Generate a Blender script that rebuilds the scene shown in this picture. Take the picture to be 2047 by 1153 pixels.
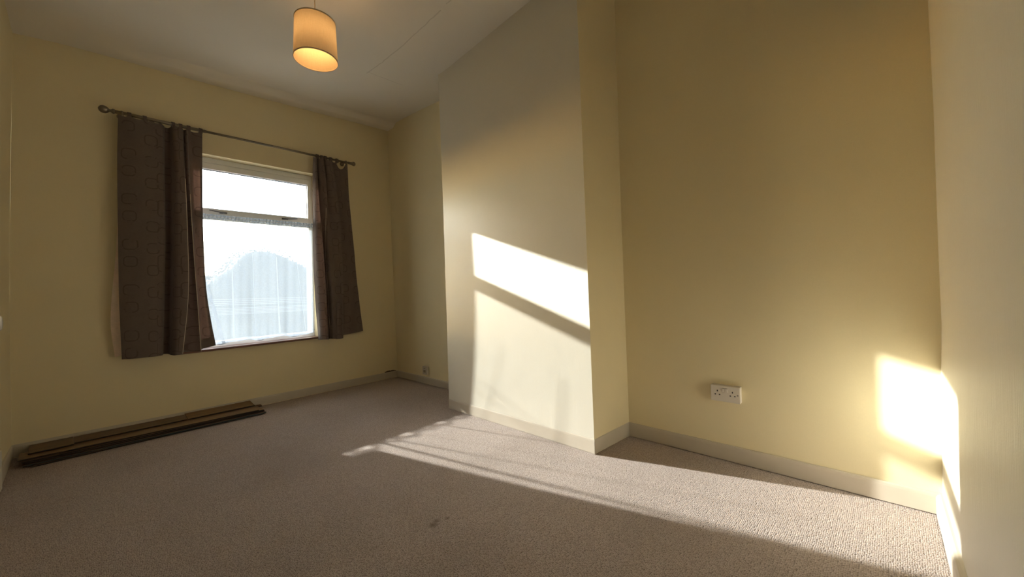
import bpy, bmesh, math, random
import numpy as np
from mathutils import Vector, Matrix

for o in list(bpy.data.objects):
    bpy.data.objects.remove(o, do_unlink=True)
scene = bpy.context.scene
COL = scene.collection
random.seed(7)
PI = math.pi

# ------------------------------------------------------------------ camera
cam_d = bpy.data.cameras.new('camera')
cam = bpy.data.objects.new('camera', cam_d)
COL.objects.link(cam)
YAW, PITCH, ROLL = 0.7410, 0.0094, -0.0273
fw = Vector((-math.sin(YAW)*math.cos(PITCH), math.cos(YAW)*math.cos(PITCH), math.sin(PITCH)))
rt0 = Vector((math.cos(YAW), math.sin(YAW), 0)); up0 = rt0.cross(fw)
rt = math.cos(ROLL)*rt0 + math.sin(ROLL)*up0
up = -math.sin(ROLL)*rt0 + math.cos(ROLL)*up0
M = Matrix((rt, up, -fw)).transposed().to_4x4()
M.translation = Vector((4.0788, 0.3525, 0.981))
cam.matrix_world = M
cam_d.sensor_width = 36.0
cam_d.lens = 766.864/2047*36.0
cam_d.clip_start = 0.02
scene.camera = cam

# ------------------------------------------------------------------ light
SUN_TO = Vector((0.9100, 0.2695, -0.3157)).normalized()
SUN_EL = math.asin(-SUN_TO.z)
world = bpy.data.worlds.new('world'); scene.world = world; world.use_nodes = True
wn = world.node_tree; wn.nodes.clear()
w_out = wn.nodes.new('ShaderNodeOutputWorld'); w_bg = wn.nodes.new('ShaderNodeBackground')
w_sky = wn.nodes.new('ShaderNodeTexSky')
w_sky.sky_type = 'NISHITA'; w_sky.sun_disc = False
w_sky.sun_elevation = SUN_EL
# direction towards the sun, measured the way the sky node does (clockwise from +Y)
w_sky.sun_rotation = math.atan2(-SUN_TO.x, -SUN_TO.y)
w_sky.air_density = 1.0; w_sky.dust_density = 0.9; w_sky.ozone_density = 1.0
w_bg.inputs['Strength'].default_value = 0.30
wn.links.new(w_sky.outputs[0], w_bg.inputs[0]); wn.links.new(w_bg.outputs[0], w_out.inputs[0])

sun_d = bpy.data.lights.new('sun', 'SUN'); sun = bpy.data.objects.new('sun', sun_d); COL.objects.link(sun)
sun_d.energy = 6.3; sun_d.angle = math.radians(0.75); sun_d.color = (1.0, 0.985, 0.945)
sun.rotation_euler = SUN_TO.to_track_quat('-Z', 'Y').to_euler()
sun.location = (-6, -1, 6)

vs = scene.view_settings
vs.view_transform = 'Standard'; vs.look = 'None'; vs.gamma = 1.0; vs.use_curve_mapping = False
scene.display_settings.display_device = 'sRGB'
vs.exposure = 2.08

# ------------------------------------------------------------------ helpers
def tag(o, label=None, cat=None, group=None, kind=None):
    if label: o['label'] = label
    if cat: o['category'] = cat
    if group: o['group'] = group
    if kind: o['kind'] = kind
    return o

class MB:
    """collects quads / tris, then links them as one mesh object"""
    def __init__(s): s.v = []; s.f = []; s.uv = {}
    def add(s, vs, fs):
        b = len(s.v); s.v += [tuple(p) for p in vs]; s.f += [tuple(i+b for i in f) for f in fs]
    def box(s, a, b):
        (x0, y0, z0), (x1, y1, z1) = a, b
        s.add([(x0,y0,z0),(x1,y0,z0),(x1,y1,z0),(x0,y1,z0),(x0,y0,z1),(x1,y0,z1),(x1,y1,z1),(x0,y1,z1)],
              [(0,3,2,1),(4,5,6,7),(0,1,5,4),(1,2,6,5),(2,3,7,6),(3,0,4,7)])
    def grid(s, rows):
        n = len(rows[0]); b = len(s.v)
        for r in rows: s.v += [tuple(p) for p in r]
        for i in range(len(rows)-1):
            for j in range(n-1):
                s.f.append((b+i*n+j, b+i*n+j+1, b+(i+1)*n+j+1, b+(i+1)*n+j))
    def tube(s, pts, r, seg=10, cap=True):
        pts = [Vector(p) for p in pts]; rows = []
        for i, p in enumerate(pts):
            d = (pts[min(i+1, len(pts)-1)] - pts[max(i-1, 0)]).normalized()
            a = Vector((0,0,1)) if abs(d.z) < .9 else Vector((1,0,0))
            u = d.cross(a).normalized(); v = d.cross(u)
            rr = r[i] if isinstance(r, (list, tuple)) else r
            rows.append([p + rr*(math.cos(t)*u + math.sin(t)*v) for t in [2*PI*k/seg for k in range(seg+1)]])
        b = len(s.v); s.grid(rows)
        if cap:
            n = seg+1
            s.f.append(tuple(b+k for k in range(seg)))
            s.f.append(tuple(b+(len(pts)-1)*n+k for k in reversed(range(seg))))
    def prism(s, poly, a, b):
        """poly: list of 2-D points in (x,z); extruded along y from a to b"""
        n = len(poly)
        vs = [(x, a, z) for x, z in poly] + [(x, b, z) for x, z in poly]
        fs = [(i, (i+1) % n, n+(i+1) % n, n+i) for i in range(n)] + [tuple(reversed(range(n))), tuple(range(n, 2*n))]
        s.add(vs, fs)
    def build(s, name, mat, parent=None, smooth=False, bevel=0, merge=True):
        me = bpy.data.meshes.new(name); me.from_pydata(s.v, [], s.f)
        bm = bmesh.new(); bm.from_mesh(me)
        if merge: bmesh.ops.remove_doubles(bm, verts=bm.verts, dist=1e-6)
        bmesh.ops.recalc_face_normals(bm, faces=bm.faces)
        bm.to_mesh(me); bm.free()
        if smooth:
            for p in me.polygons: p.use_smooth = True
        o = bpy.data.objects.new(name, me); COL.objects.link(o)
        if mat: me.materials.append(mat)
        if parent: o.parent = parent
        if bevel:
            m = o.modifiers.new('bevel', 'BEVEL'); m.width = bevel; m.segments = 2; m.limit_method = 'ANGLE'
        return o

def empty(name, loc=(0,0,0), rz=0):
    o = bpy.data.objects.new(name, None); COL.objects.link(o)
    o.location = loc; o.rotation_euler = (0,0,rz); o.empty_display_size = .1
    return o

# the window wall is turned a little: local x = out of the wall, local y = along it
PHI = 0.036195; WO = Vector((0.0182, -0.0058, 0))
WM = Matrix.Translation(WO) @ Matrix.Rotation(PHI, 4, 'Z')
def on_wall(o):
    o.location = WO; o.rotation_euler = (0,0,PHI); return o
def W(n, s, z): return WM @ Vector((n, s, z))
def sh(s, z):                                     # the old house is a little out of level here
    return z + (0.010 + 0.008*(z-0.57))*(s-1.4)
def shear(mb):
    mb.v = [(x, y, sh(y, z)) for x, y, z in mb.v]; return mb

# ------------------------------------------------------------------ materials
def new_mat(name):
    m = bpy.data.materials.new(name); m.use_nodes = True
    nt = m.node_tree; nt.nodes.clear()
    out = nt.nodes.new('ShaderNodeOutputMaterial')
    return m, nt, out
def N(nt, t, **kw):
    n = nt.nodes.new(t)
    for k, v in kw.items():
        if k in n.inputs: n.inputs[k].default_value = v
        else: setattr(n, k, v)
    return n
def math_n(nt, op, a, b=None, c=None):
    n = nt.nodes.new('ShaderNodeMath'); n.operation = op
    for i, v in enumerate((a, b, c)):
        if v is None: continue
        if isinstance(v, (int, float)): n.inputs[i].default_value = v
        else: nt.links.new(v, n.inputs[i])
    return n.outputs[0]
def simple(name, col, rough=.5, metal=0., noise=0., nscale=30, bump=0., spec=.5):
    m, nt, out = new_mat(name)
    b = N(nt, 'ShaderNodeBsdfPrincipled'); b.inputs['Roughness'].default_value = rough
    b.inputs['Metallic'].default_value = metal; b.inputs['Specular IOR Level'].default_value = spec
    tc = N(nt, 'ShaderNodeTexCoord')
    nz = N(nt, 'ShaderNodeTexNoise'); nz.inputs['Scale'].default_value = nscale; nz.inputs['Detail'].default_value = 5
    nt.links.new(tc.outputs['Object'], nz.inputs['Vector'])
    mx = N(nt, 'ShaderNodeMix', data_type='RGBA')
    mx.inputs['A'].default_value = tuple(c*(1-noise) for c in col)+(1,)
    mx.inputs['B'].default_value = tuple(min(1, c*(1+noise)) for c in col)+(1,)
    nt.links.new(nz.outputs['Fac'], mx.inputs['Factor'])
    nt.links.new(mx.outputs['Result'], b.inputs['Base Color'])
    if bump:
        bp = N(nt, 'ShaderNodeBump'); bp.inputs['Distance'].default_value = bump; bp.inputs['Strength'].default_value = 1
        nt.links.new(nz.outputs['Fac'], bp.inputs['Height']); nt.links.new(bp.outputs[0], b.inputs['Normal'])
    nt.links.new(b.outputs[0], out.inputs[0])
    return m

WALL_COL = (0.85, 0.74, 0.485)
WALL_COL_SKYLIT = (0.75, 0.70, 0.59)  # whiter cream, partly painting skylight onto chimney front and right wall
def wall_mat(name, col, rough, brush, spec=.5):
    """emulsion over old plaster: faint mottling, orange-peel relief, vertical brush marks"""
    m, nt, out = new_mat(name)
    b = N(nt, 'ShaderNodeBsdfPrincipled'); b.inputs['Roughness'].default_value = rough
    b.inputs['Specular IOR Level'].default_value = spec
    geo = N(nt, 'ShaderNodeNewGeometry')
    n1 = N(nt, 'ShaderNodeTexNoise'); n1.inputs['Scale'].default_value = 2.3; n1.inputs['Detail'].default_value = 4
    n2 = N(nt, 'ShaderNodeTexNoise'); n2.inputs['Scale'].default_value = 260; n2.inputs['Detail'].default_value = 2
    mp = N(nt, 'ShaderNodeMapping'); mp.inputs['Scale'].default_value = (55, 55, 2.2)
    n3 = N(nt, 'ShaderNodeTexNoise'); n3.inputs['Scale'].default_value = 1.6; n3.inputs['Detail'].default_value = 6
    n3.inputs['Roughness'].default_value = .62
    n4 = N(nt, 'ShaderNodeTexNoise'); n4.inputs['Scale'].default_value = 9; n4.inputs['Detail'].default_value = 3
    for n in (n1, n2, mp, n4): nt.links.new(geo.outputs['Position'], n.inputs['Vector'])
    nt.links.new(mp.outputs[0], n3.inputs['Vector'])
    mx = N(nt, 'ShaderNodeMix', data_type='RGBA')
    mx.inputs['A'].default_value = tuple(c*.95 for c in col)+(1,); mx.inputs['B'].default_value = tuple(c*1.05 for c in col)+(1,)
    nt.links.new(n1.outputs['Fac'], mx.inputs['Factor'])
    mx2 = N(nt, 'ShaderNodeMix', data_type='RGBA'); mx2.inputs['B'].default_value = tuple(c*.86 for c in col)+(1,)
    nt.links.new(mx.outputs['Result'], mx2.inputs['A'])
    k = math_n(nt, 'MULTIPLY', n2.outputs['Fac'], .45)
    nt.links.new(k, mx2.inputs['Factor'])
    nt.links.new(mx2.outputs['Result'], b.inputs['Base Color'])
    h = math_n(nt, 'ADD', math_n(nt, 'MULTIPLY', n2.outputs['Fac'], .0005),
               math_n(nt, 'ADD', math_n(nt, 'MULTIPLY', n3.outputs['Fac'], .0016*brush), math_n(nt, 'MULTIPLY', n4.outputs['Fac'], .0022)))
    bp = N(nt, 'ShaderNodeBump'); bp.inputs['Distance'].default_value = 1.0; bp.inputs['Strength'].default_value = .6
    nt.links.new(h, bp.inputs['Height']); nt.links.new(bp.outputs[0], b.inputs['Normal'])
    nt.links.new(b.outputs[0], out.inputs[0])
    return m
M_wall = wall_mat('cream_emulsion', WALL_COL, .62, .25, .4)
M_wall_brushed = wall_mat('cream_brushed_skylit', WALL_COL_SKYLIT, .36, .8, .6)
M_wall_brushed2 = wall_mat('cream_brushed_skylit_rough', WALL_COL_SKYLIT, .42, 1.8, .5)

def ceiling_mat():
    m, nt, out = new_mat('ceiling_paint')
    b = N(nt, 'ShaderNodeBsdfPrincipled'); b.inputs['Roughness'].default_value = .8
    geo = N(nt, 'ShaderNodeNewGeometry')
    n1 = N(nt, 'ShaderNodeTexNoise'); n1.inputs['Scale'].default_value = 3; n1.inputs['Detail'].default_value = 5
    n2 = N(nt, 'ShaderNodeTexNoise'); n2.inputs['Scale'].default_value = 180; n2.inputs['Detail'].default_value = 2
    for n in (n1, n2): nt.links.new(geo.outputs['Position'], n.inputs['Vector'])
    mx = N(nt, 'ShaderNodeMix', data_type='RGBA')
    mx.inputs['A'].default_value = (.81, .75, .66, 1); mx.inputs['B'].default_value = (.86, .80, .71, 1)
    nt.links.new(n1.outputs['Fac'], mx.inputs['Factor'])
    # two hairline plasterboard joints that meet near the chimney breast
    sp = N(nt, 'ShaderNodeSeparateXYZ'); nt.links.new(geo.outputs['Position'], sp.inputs[0])
    wob = N(nt, 'ShaderNodeTexNoise'); wob.inputs['Scale'].default_value = 14; nt.links.new(geo.outputs['Position'], wob.inputs['Vector'])
    wo = math_n(nt, 'MULTIPLY', math_n(nt, 'SUBTRACT', wob.outputs['Fac'], .5), .02)
    x, y = sp.outputs[0], sp.outputs[1]
    l1 = math_n(nt, 'ABSOLUTE', math_n(nt, 'ADD', math_n(nt, 'SUBTRACT', y, 1.968), wo))
    c1 = math_n(nt, 'MULTIPLY', math_n(nt, 'LESS_THAN', l1, .004), math_n(nt, 'GREATER_THAN', x, .97))
    l2 = math_n(nt, 'ABSOLUTE', math_n(nt, 'ADD', math_n(nt, 'SUBTRACT', x, 1.0), wo))
    c2 = math_n(nt, 'MULTIPLY', math_n(nt, 'LESS_THAN', l2, .003),
                math_n(nt, 'MULTIPLY', math_n(nt, 'GREATER_THAN', y, 1.96), math_n(nt, 'LESS_THAN', y, 2.3)))
    cr = math_n(nt, 'MULTIPLY', math_n(nt, 'MAXIMUM', c1, c2), math_n(nt, 'GREATER_THAN', n1.outputs['Fac'], .42))
    mx2 = N(nt, 'ShaderNodeMix', data_type='RGBA'); mx2.inputs['B'].default_value = (.36, .31, .24, 1)
    nt.links.new(mx.outputs['Result'], mx2.inputs['A']); nt.links.new(math_n(nt, 'MULTIPLY', cr, .32), mx2.inputs['Factor'])
    nt.links.new(mx2.outputs['Result'], b.inputs['Base Color'])
    bp = N(nt, 'ShaderNodeBump'); bp.inputs['Distance'].default_value = .0006
    nt.links.new(n2.outputs['Fac'], bp.inputs['Height']); nt.links.new(bp.outputs[0], b.inputs['Normal'])
    nt.links.new(b.outputs[0], out.inputs[0]); return m
M_ceil = ceiling_mat()
M_skirt = simple('cream_gloss_woodwork', (.58, .51, .415), .38, 0, .05, 12, .0004)
M_door = simple('white_gloss_door', (.74, .70, .60), .35, 0, .03, 8)

def carpet_mat():
    m, nt, out = new_mat('loop_pile_carpet')
    b = N(nt, 'ShaderNodeBsdfPrincipled'); b.inputs['Roughness'].default_value = .95
    b.inputs['Specular IOR Level'].default_value = .1
    b.inputs['Sheen Weight'].default_value = .15
    geo = N(nt, 'ShaderNodeNewGeometry')
    wob = N(nt, 'ShaderNodeTexNoise'); wob.inputs['Scale'].default_value = 20; wob.inputs['Detail'].default_value = 2
    nt.links.new(geo.outputs['Position'], wob.inputs['Vector'])
    wadd = N(nt, 'ShaderNodeVectorMath', operation='MULTIPLY_ADD')
    wadd.inputs[1].default_value = (.006, .006, 0)
    nt.links.new(wob.outputs['Color'], wadd.inputs[0]); nt.links.new(geo.outputs['Position'], wadd.inputs[2])
    mp = N(nt, 'ShaderNodeMapping'); mp.inputs['Scale'].default_value = (165, 225, 1); mp.inputs['Rotation'].default_value = (0,0,.03)
    nt.links.new(wadd.outputs[0], mp.inputs['Vector'])
    vo = N(nt, 'ShaderNodeTexVoronoi', voronoi_dimensions='2D'); vo.inputs['Scale'].default_value = 1; vo.inputs['Randomness'].default_value = .62
    nt.links.new(mp.outputs[0], vo.inputs['Vector'])
    n1 = N(nt, 'ShaderNodeTexNoise'); n1.inputs['Scale'].default_value = 1.4; n1.inputs['Detail'].default_value = 3
    n2 = N(nt, 'ShaderNodeTexNoise'); n2.inputs['Scale'].default_value = 420; n2.inputs['Detail'].default_value = 2
    n3 = N(nt, 'ShaderNodeTexNoise'); n3.inputs['Scale'].default_value = 55; n3.inputs['Detail'].default_value = 3
    for n in (n1, n2, n3): nt.links.new(geo.outputs['Position'], n.inputs['Vector'])
    # each loop its own tone
    tone = N(nt, 'ShaderNodeSeparateColor'); nt.links.new(vo.outputs['Color'], tone.inputs[0])
    mx = N(nt, 'ShaderNodeMix', data_type='RGBA')
    mx.inputs['A'].default_value = (.39, .305, .265, 1); mx.inputs['B'].default_value = (.63, .53, .475, 1)
    f = math_n(nt, 'ADD', math_n(nt, 'MULTIPLY', tone.outputs[0], .75), math_n(nt, 'MULTIPLY', n2.outputs['Fac'], .25))
    nt.links.new(f, mx.inputs['Factor'])
    gap = N(nt, 'ShaderNodeMapRange'); gap.inputs['From Min'].default_value = .35; gap.inputs['From Max'].default_value = .8
    nt.links.new(vo.outputs['Distance'], gap.inputs['Value'])
    mx2 = N(nt, 'ShaderNodeMix', data_type='RGBA'); mx2.inputs['B'].default_value = (.12, .09, .07, 1)
    nt.links.new(mx.outputs['Result'], mx2.inputs['A']); nt.links.new(math_n(nt, 'MULTIPLY', gap.outputs[0], .9), mx2.inputs['Factor'])
    # old stains: a soft general unevenness and two small marks
    sp = N(nt, 'ShaderNodeSeparateXYZ'); nt.links.new(geo.outputs['Position'], sp.inputs[0])
    st = None
    for cx, cy, r in ((2.71, 1.39, .016), (2.705, 1.318, .028), (2.69, 1.345, .02)):
        dx = math_n(nt, 'SUBTRACT', sp.outputs[0], cx); dy = math_n(nt, 'SUBTRACT', sp.outputs[1], cy)
        d = math_n(nt, 'SQRT', math_n(nt, 'ADD', math_n(nt, 'MULTIPLY', dx, dx), math_n(nt, 'MULTIPLY', dy, dy)))
        q = math_n(nt, 'MULTIPLY', math_n(nt, 'SUBTRACT', 1.0, math_n(nt, 'MINIMUM', math_n(nt, 'DIVIDE', d, r), 1.0)), math_n(nt, 'MULTIPLY', n3.outputs['Fac'], 1.6))
        st = q if st is None else math_n(nt, 'MAXIMUM', st, q)
    big = N(nt, 'ShaderNodeMapRange'); big.inputs['From Min'].default_value = .45; big.inputs['From Max'].default_value = .75; big.inputs['To Max'].default_value = .22
    nt.links.new(n1.outputs['Fac'], big.inputs['Value'])
    tot = math_n(nt, 'MINIMUM', math_n(nt, 'ADD', st, big.outputs[0]), .8)
    mx3 = N(nt, 'ShaderNodeMix', data_type='RGBA'); mx3.inputs['B'].default_value = (.17, .125, .085, 1)
    nt.links.new(mx2.outputs['Result'], mx3.inputs['A']); nt.links.new(tot, mx3.inputs['Factor'])
    nt.links.new(mx3.outputs['Result'], b.inputs['Base Color'])
    h = math_n(nt, 'ADD', math_n(nt, 'MULTIPLY', vo.outputs['Distance'], -.0036), math_n(nt, 'ADD', math_n(nt, 'MULTIPLY', n2.outputs['Fac'], .0015), math_n(nt, 'MULTIPLY', n3.outputs['Fac'], .003)))
    bp = N(nt, 'ShaderNodeBump'); bp.inputs['Distance'].default_value = 1.0; bp.inputs['Strength'].default_value = .8
    nt.links.new(h, bp.inputs['Height']); nt.links.new(bp.outputs[0], b.inputs['Normal'])
    nt.links.new(b.outputs[0], out.inputs[0]); return m
M_carpet = carpet_mat()

M_upvc = simple('white_upvc', (.87, .88, .89), .3, 0, .02, 5)
M_gasket = simple('black_gasket', (.02, .02, .025), .6)
M_steel = simple('grey_metal_stay', (.17, .17, .19), .35, .9)
M_rod = simple('antique_pewter', (.26, .22, .17), .38, .85, .12, 40)
M_sill = simple('red_brown_varnished_wood', (.17, .065, .04), .3, 0, .25, 25, .0003)
M_plastic = simple('white_plastic', (.72, .66, .58), .35, 0, .02, 10)
M_dark = simple('dark_recess', (.015, .012, .01), .7)
M_gap = simple('crumbled_plaster', (.10, .08, .055), .9, 0, .4, 60)
M_screw = simple('socket_screw', (.3, .28, .25), .4, .8)

def glass_mat():
    m, nt, out = new_mat('window_glass')
    t = N(nt, 'ShaderNodeBsdfTransparent'); t.inputs['Color'].default_value = (.95, .97, .96, 1)
    g = N(nt, 'ShaderNodeBsdfGlossy'); g.inputs['Roughness'].default_value = .0
    lw = N(nt, 'ShaderNodeFresnel'); lw.inputs['IOR'].default_value = 1.45
    mx = N(nt, 'ShaderNodeMixShader')
    nt.links.new(lw.outputs[0], mx.inputs[0]); nt.links.new(t.outputs[0], mx.inputs[1]); nt.links.new(g.outputs[0], mx.inputs[2])
    nt.links.new(mx.outputs[0], out.inputs[0]); return m
M_glass = glass_mat()

def net_mat(name, open_, lace=True, glow=1.0):
    """white voile: part holes, part thread; local z carries two groups of lace lines"""
    m, nt, out = new_mat(name)
    tr = N(nt, 'ShaderNodeBsdfTransparent')
    df = N(nt, 'ShaderNodeBsdfDiffuse'); df.inputs['Color'].default_value = (.50, .52, .55, 1)
    tl = N(nt, 'ShaderNodeBsdfTranslucent'); tl.inputs['Color'].default_value = (.18*glow, .21*glow, .255*glow, 1)
    th = N(nt, 'ShaderNodeMixShader'); th.inputs[0].default_value = .55
    nt.links.new(df.outputs[0], th.inputs[1]); nt.links.new(tl.outputs[0], th.inputs[2])
    mx = N(nt, 'ShaderNodeMixShader')
    tc = N(nt, 'ShaderNodeTexCoord'); sp = N(nt, 'ShaderNodeSeparateXYZ'); nt.links.new(tc.outputs['Object'], sp.inputs[0])
    nz = N(nt, 'ShaderNodeTexNoise'); nz.inputs['Scale'].default_value = 90; nt.links.new(tc.outputs['Object'], nz.inputs['Vector'])
    fac = math_n(nt, 'ADD', 1-open_, math_n(nt, 'MULTIPLY', math_n(nt, 'SUBTRACT', nz.outputs['Fac'], .5), .12))
    if lace:
        z = sp.outputs[2]; tot = None
        for z0 in (.985, .968, .951, .936, .905, .891, .878, .864, .852):
            d = math_n(nt, 'LESS_THAN', math_n(nt, 'ABSOLUTE', math_n(nt, 'SUBTRACT', z, z0)), .0020)
            tot = d if tot is None else math_n(nt, 'ADD', tot, d)
        fac = math_n(nt, 'ADD', fac, math_n(nt, 'MULTIPLY', tot, .17))
    fac = math_n(nt, 'MINIMUM', math_n(nt, 'MAXIMUM', fac, 0.0), 1.0)
    nt.links.new(fac, mx.inputs[0]); nt.links.new(tr.outputs[0], mx.inputs[1]); nt.links.new(th.outputs[0], mx.inputs[2])
    nt.links.new(mx.outputs[0], out.inputs[0]); return m
M_net = net_mat('net_voile', .42); M_net_hem = net_mat('net_voile_hem', .22, False, 1.2); M_net_head = net_mat('net_voile_heading', .12, False, 2.6); M_net_fold = net_mat('net_voile_doubled', .35, False, 1.5)

def curtain_mat(name, col, trans, pattern=True):
    m, nt, out = new_mat(name)
    uv = N(nt, 'ShaderNodeUVMap'); uv.uv_map = 'UVMap'
    sp = N(nt, 'ShaderNodeSeparateXYZ'); nt.links.new(uv.outputs[0], sp.inputs[0])
    u, v = sp.outputs[0], sp.outputs[1]
    mpv = N(nt, 'ShaderNodeMapping'); mpv.inputs['Scale'].default_value = (60, 420, 1); nt.links.new(uv.outputs[0], mpv.inputs['Vector'])
    nz = N(nt, 'ShaderNodeTexNoise'); nz.inputs['Scale'].default_value = 1; nz.inputs['Detail'].default_value = 4; nt.links.new(mpv.outputs[0], nz.inputs['Vector'])
    n2 = N(nt, 'ShaderNodeTexNoise'); n2.inputs['Scale'].default_value = 12; n2.inputs['Detail'].default_value = 4; nt.links.new(uv.outputs[0], n2.inputs['Vector'])
    mx = N(nt, 'ShaderNodeMix', data_type='RGBA')
    mx.inputs['A'].default_value = tuple(c*.62 for c in col)+(1,); mx.inputs['B'].default_value = tuple(c*1.4 for c in col)+(1,)
    f = math_n(nt, 'ADD', math_n(nt, 'MULTIPLY', nz.outputs['Fac'], .6), math_n(nt, 'MULTIPLY', n2.outputs['Fac'], .4))
    nt.links.new(f, mx.inputs['Factor']); colour = mx.outputs['Result']
    hgt = math_n(nt, 'MULTIPLY', nz.outputs['Fac'], .0006)
    if pattern:
        def ring(du, dv, hw, hh, r):
            qx = math_n(nt, 'MAXIMUM', math_n(nt, 'ADD', math_n(nt, 'ABSOLUTE', du), r-hw), 0.0)
            qz = math_n(nt, 'MAXIMUM', math_n(nt, 'ADD', math_n(nt, 'ABSOLUTE', dv), r-hh), 0.0)
            d = math_n(nt, 'SUBTRACT', math_n(nt, 'SQRT', math_n(nt, 'ADD', math_n(nt, 'MULTIPLY', qx, qx), math_n(nt, 'MULTIPLY', qz, qz))), r)
            return math_n(nt, 'LESS_THAN', math_n(nt, 'ABSOLUTE', d), .0042)
        P = .30
        uu = math_n(nt, 'MODULO', math_n(nt, 'ADD', u, 3.0), P)
        tot = None
        for cu, v0, per, hw, hh in ((.065, .10, .335, .040, .037), (.065, .226, .335, .036, .036), (.19, .02, .165, .034, .038), (.265, .09, .21, .046, .062)):
            du = math_n(nt, 'SUBTRACT', uu, cu)
            dv = math_n(nt, 'SUBTRACT', math_n(nt, 'MODULO', math_n(nt, 'ADD', v, v0+3*per), per), per/2)
            g = ring(du, dv, hw, hh, .024)
            tot = g if tot is None else math_n(nt, 'MAXIMUM', tot, g)
        brk = math_n(nt, 'MULTIPLY', tot, math_n(nt, 'GREATER_THAN', n2.outputs['Fac'], .44))
        mx2 = N(nt, 'ShaderNodeMix', data_type='RGBA'); mx2.inputs['B'].default_value = tuple(c*.40 for c in col)+(1,)
        nt.links.new(colour, mx2.inputs['A']); nt.links.new(math_n(nt, 'MULTIPLY', brk, .5), mx2.inputs['Factor'])
        colour = mx2.outputs['Result']
        hgt = math_n(nt, 'ADD', hgt, math_n(nt, 'MULTIPLY', brk, .0012))
    b = N(nt, 'ShaderNodeBsdfPrincipled'); b.inputs['Roughness'].default_value = .8; b.inputs['Specular IOR Level'].default_value = .2
    b.inputs['Sheen Weight'].default_value = .12
    nt.links.new(colour, b.inputs['Base Color'])
    bp = N(nt, 'ShaderNodeBump'); bp.inputs['Distance'].default_value = 1.0; bp.inputs['Strength'].default_value = .7
    nt.links.new(hgt, bp.inputs['Height']); nt.links.new(bp.outputs[0], b.inputs['Normal'])
    tl = N(nt, 'ShaderNodeBsdfTranslucent')
    tint = N(nt, 'ShaderNodeMix', data_type='RGBA'); tint.blend_type = 'MULTIPLY'; tint.inputs['Factor'].default_value = 1
    tint.inputs['B'].default_value = (1.9, 1.25, 1.05, 1)
    nt.links.new(colour, tint.inputs['A']); nt.links.new(tint.outputs['Result'], tl.inputs['Color'])
    ms = N(nt, 'ShaderNodeMixShader'); ms.inputs[0].default_value = trans
    nt.links.new(b.outputs[0], ms.inputs[1]); nt.links.new(tl.outputs[0], ms.inputs[2])
    nt.links.new(ms.outputs[0], out.inputs[0]); return m
M_cur = curtain_mat('brown_slub_fabric', (.150, .116, .100), .03)
M_cur_hem = curtain_mat('brown_folded_hem', (.06, .035, .032), .03, False)
M_lining = curtain_mat('pale_lining', (.72, .67, .58), .30, False)

def shade_mat():
    m, nt, out = new_mat('linen_shade')
    tc = N(nt, 'ShaderNodeTexCoord')
    w1 = N(nt, 'ShaderNodeTexNoise'); w1.inputs['Scale'].default_value = 1; w1.inputs['Detail'].default_value = 3
    mp = N(nt, 'ShaderNodeMapping'); mp.inputs['Scale'].default_value = (60, 60, 700); nt.links.new(tc.outputs['Object'], mp.inputs[0]); nt.links.new(mp.outputs[0], w1.inputs['Vector'])
    w2 = N(nt, 'ShaderNodeTexNoise'); w2.inputs['Scale'].default_value = 1; w2.inputs['Detail'].default_value = 3
    mp2 = N(nt, 'ShaderNodeMapping'); mp2.inputs['Scale'].default_value = (500, 500, 20); nt.links.new(tc.outputs['Object'], mp2.inputs[0]); nt.links.new(mp2.outputs[0], w2.inputs['Vector'])
    f = math_n(nt, 'MULTIPLY', math_n(nt, 'ADD', w1.outputs['Fac'], w2.outputs['Fac']), .5)
    mx = N(nt, 'ShaderNodeMix', data_type='RGBA'); mx.inputs['A'].default_value = (.44, .33, .20, 1); mx.inputs['B'].default_value = (.70, .57, .38, 1)
    nt.links.new(f, mx.inputs['Factor'])
    df = N(nt, 'ShaderNodeBsdfDiffuse'); tl = N(nt, 'ShaderNodeBsdfTranslucent')
    nt.links.new(mx.outputs['Result'], df.inputs[0]); nt.links.new(mx.outputs['Result'], tl.inputs[0])
    ms = N(nt, 'ShaderNodeMixShader'); ms.inputs[0].default_value = .24
    nt.links.new(df.outputs[0], ms.inputs[1]); nt.links.new(tl.outputs[0], ms.inputs[2]); nt.links.new(ms.outputs[0], out.inputs[0])
    return m
M_shade = shade_mat()
M_shade_rim = simple('shade_rim_tape', (.52, .41, .27), .8)
M_white_cord = simple('cord_plastic', (.55, .48, .38), .5)

def wood_mat(name, c0, c1, rough=.4):
    m, nt, out = new_mat(name)
    b = N(nt, 'ShaderNodeBsdfPrincipled'); b.inputs['Roughness'].default_value = rough
    tc = N(nt, 'ShaderNodeTexCoord'); mp = N(nt, 'ShaderNodeMapping'); mp.inputs['Scale'].default_value = (45, 2.2, 45)
    nt.links.new(tc.outputs['Object'], mp.inputs[0])
    nz = N(nt, 'ShaderNodeTexNoise'); nz.inputs['Scale'].default_value = 1; nz.inputs['Detail'].default_value = 6; nz.inputs['Distortion'].default_value = .6
    nt.links.new(mp.outputs[0], nz.inputs['Vector'])
    rp = N(nt, 'ShaderNodeMapRange'); rp.inputs['From Min'].default_value = .3; rp.inputs['From Max'].default_value = .7
    nt.links.new(nz.outputs['Fac'], rp.inputs['Value'])
    mx = N(nt, 'ShaderNodeMix', data_type='RGBA'); mx.inputs['A'].default_value = c0+(1,); mx.inputs['B'].default_value = c1+(1,)
    nt.links.new(rp.outputs[0], mx.inputs['Factor']); nt.links.new(mx.outputs['Result'], b.inputs['Base Color'])
    nt.links.new(b.outputs[0], out.inputs[0]); return m
M_lam = wood_mat('oak_laminate', (.115, .062, .028), (.225, .125, .058))
M_lam_dark = wood_mat('dark_laminate', (.085, .048, .026), (.16, .09, .048))
M_core = simple('laminate_core', (.028, .022, .016), .8, 0, .2, 80)
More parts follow.
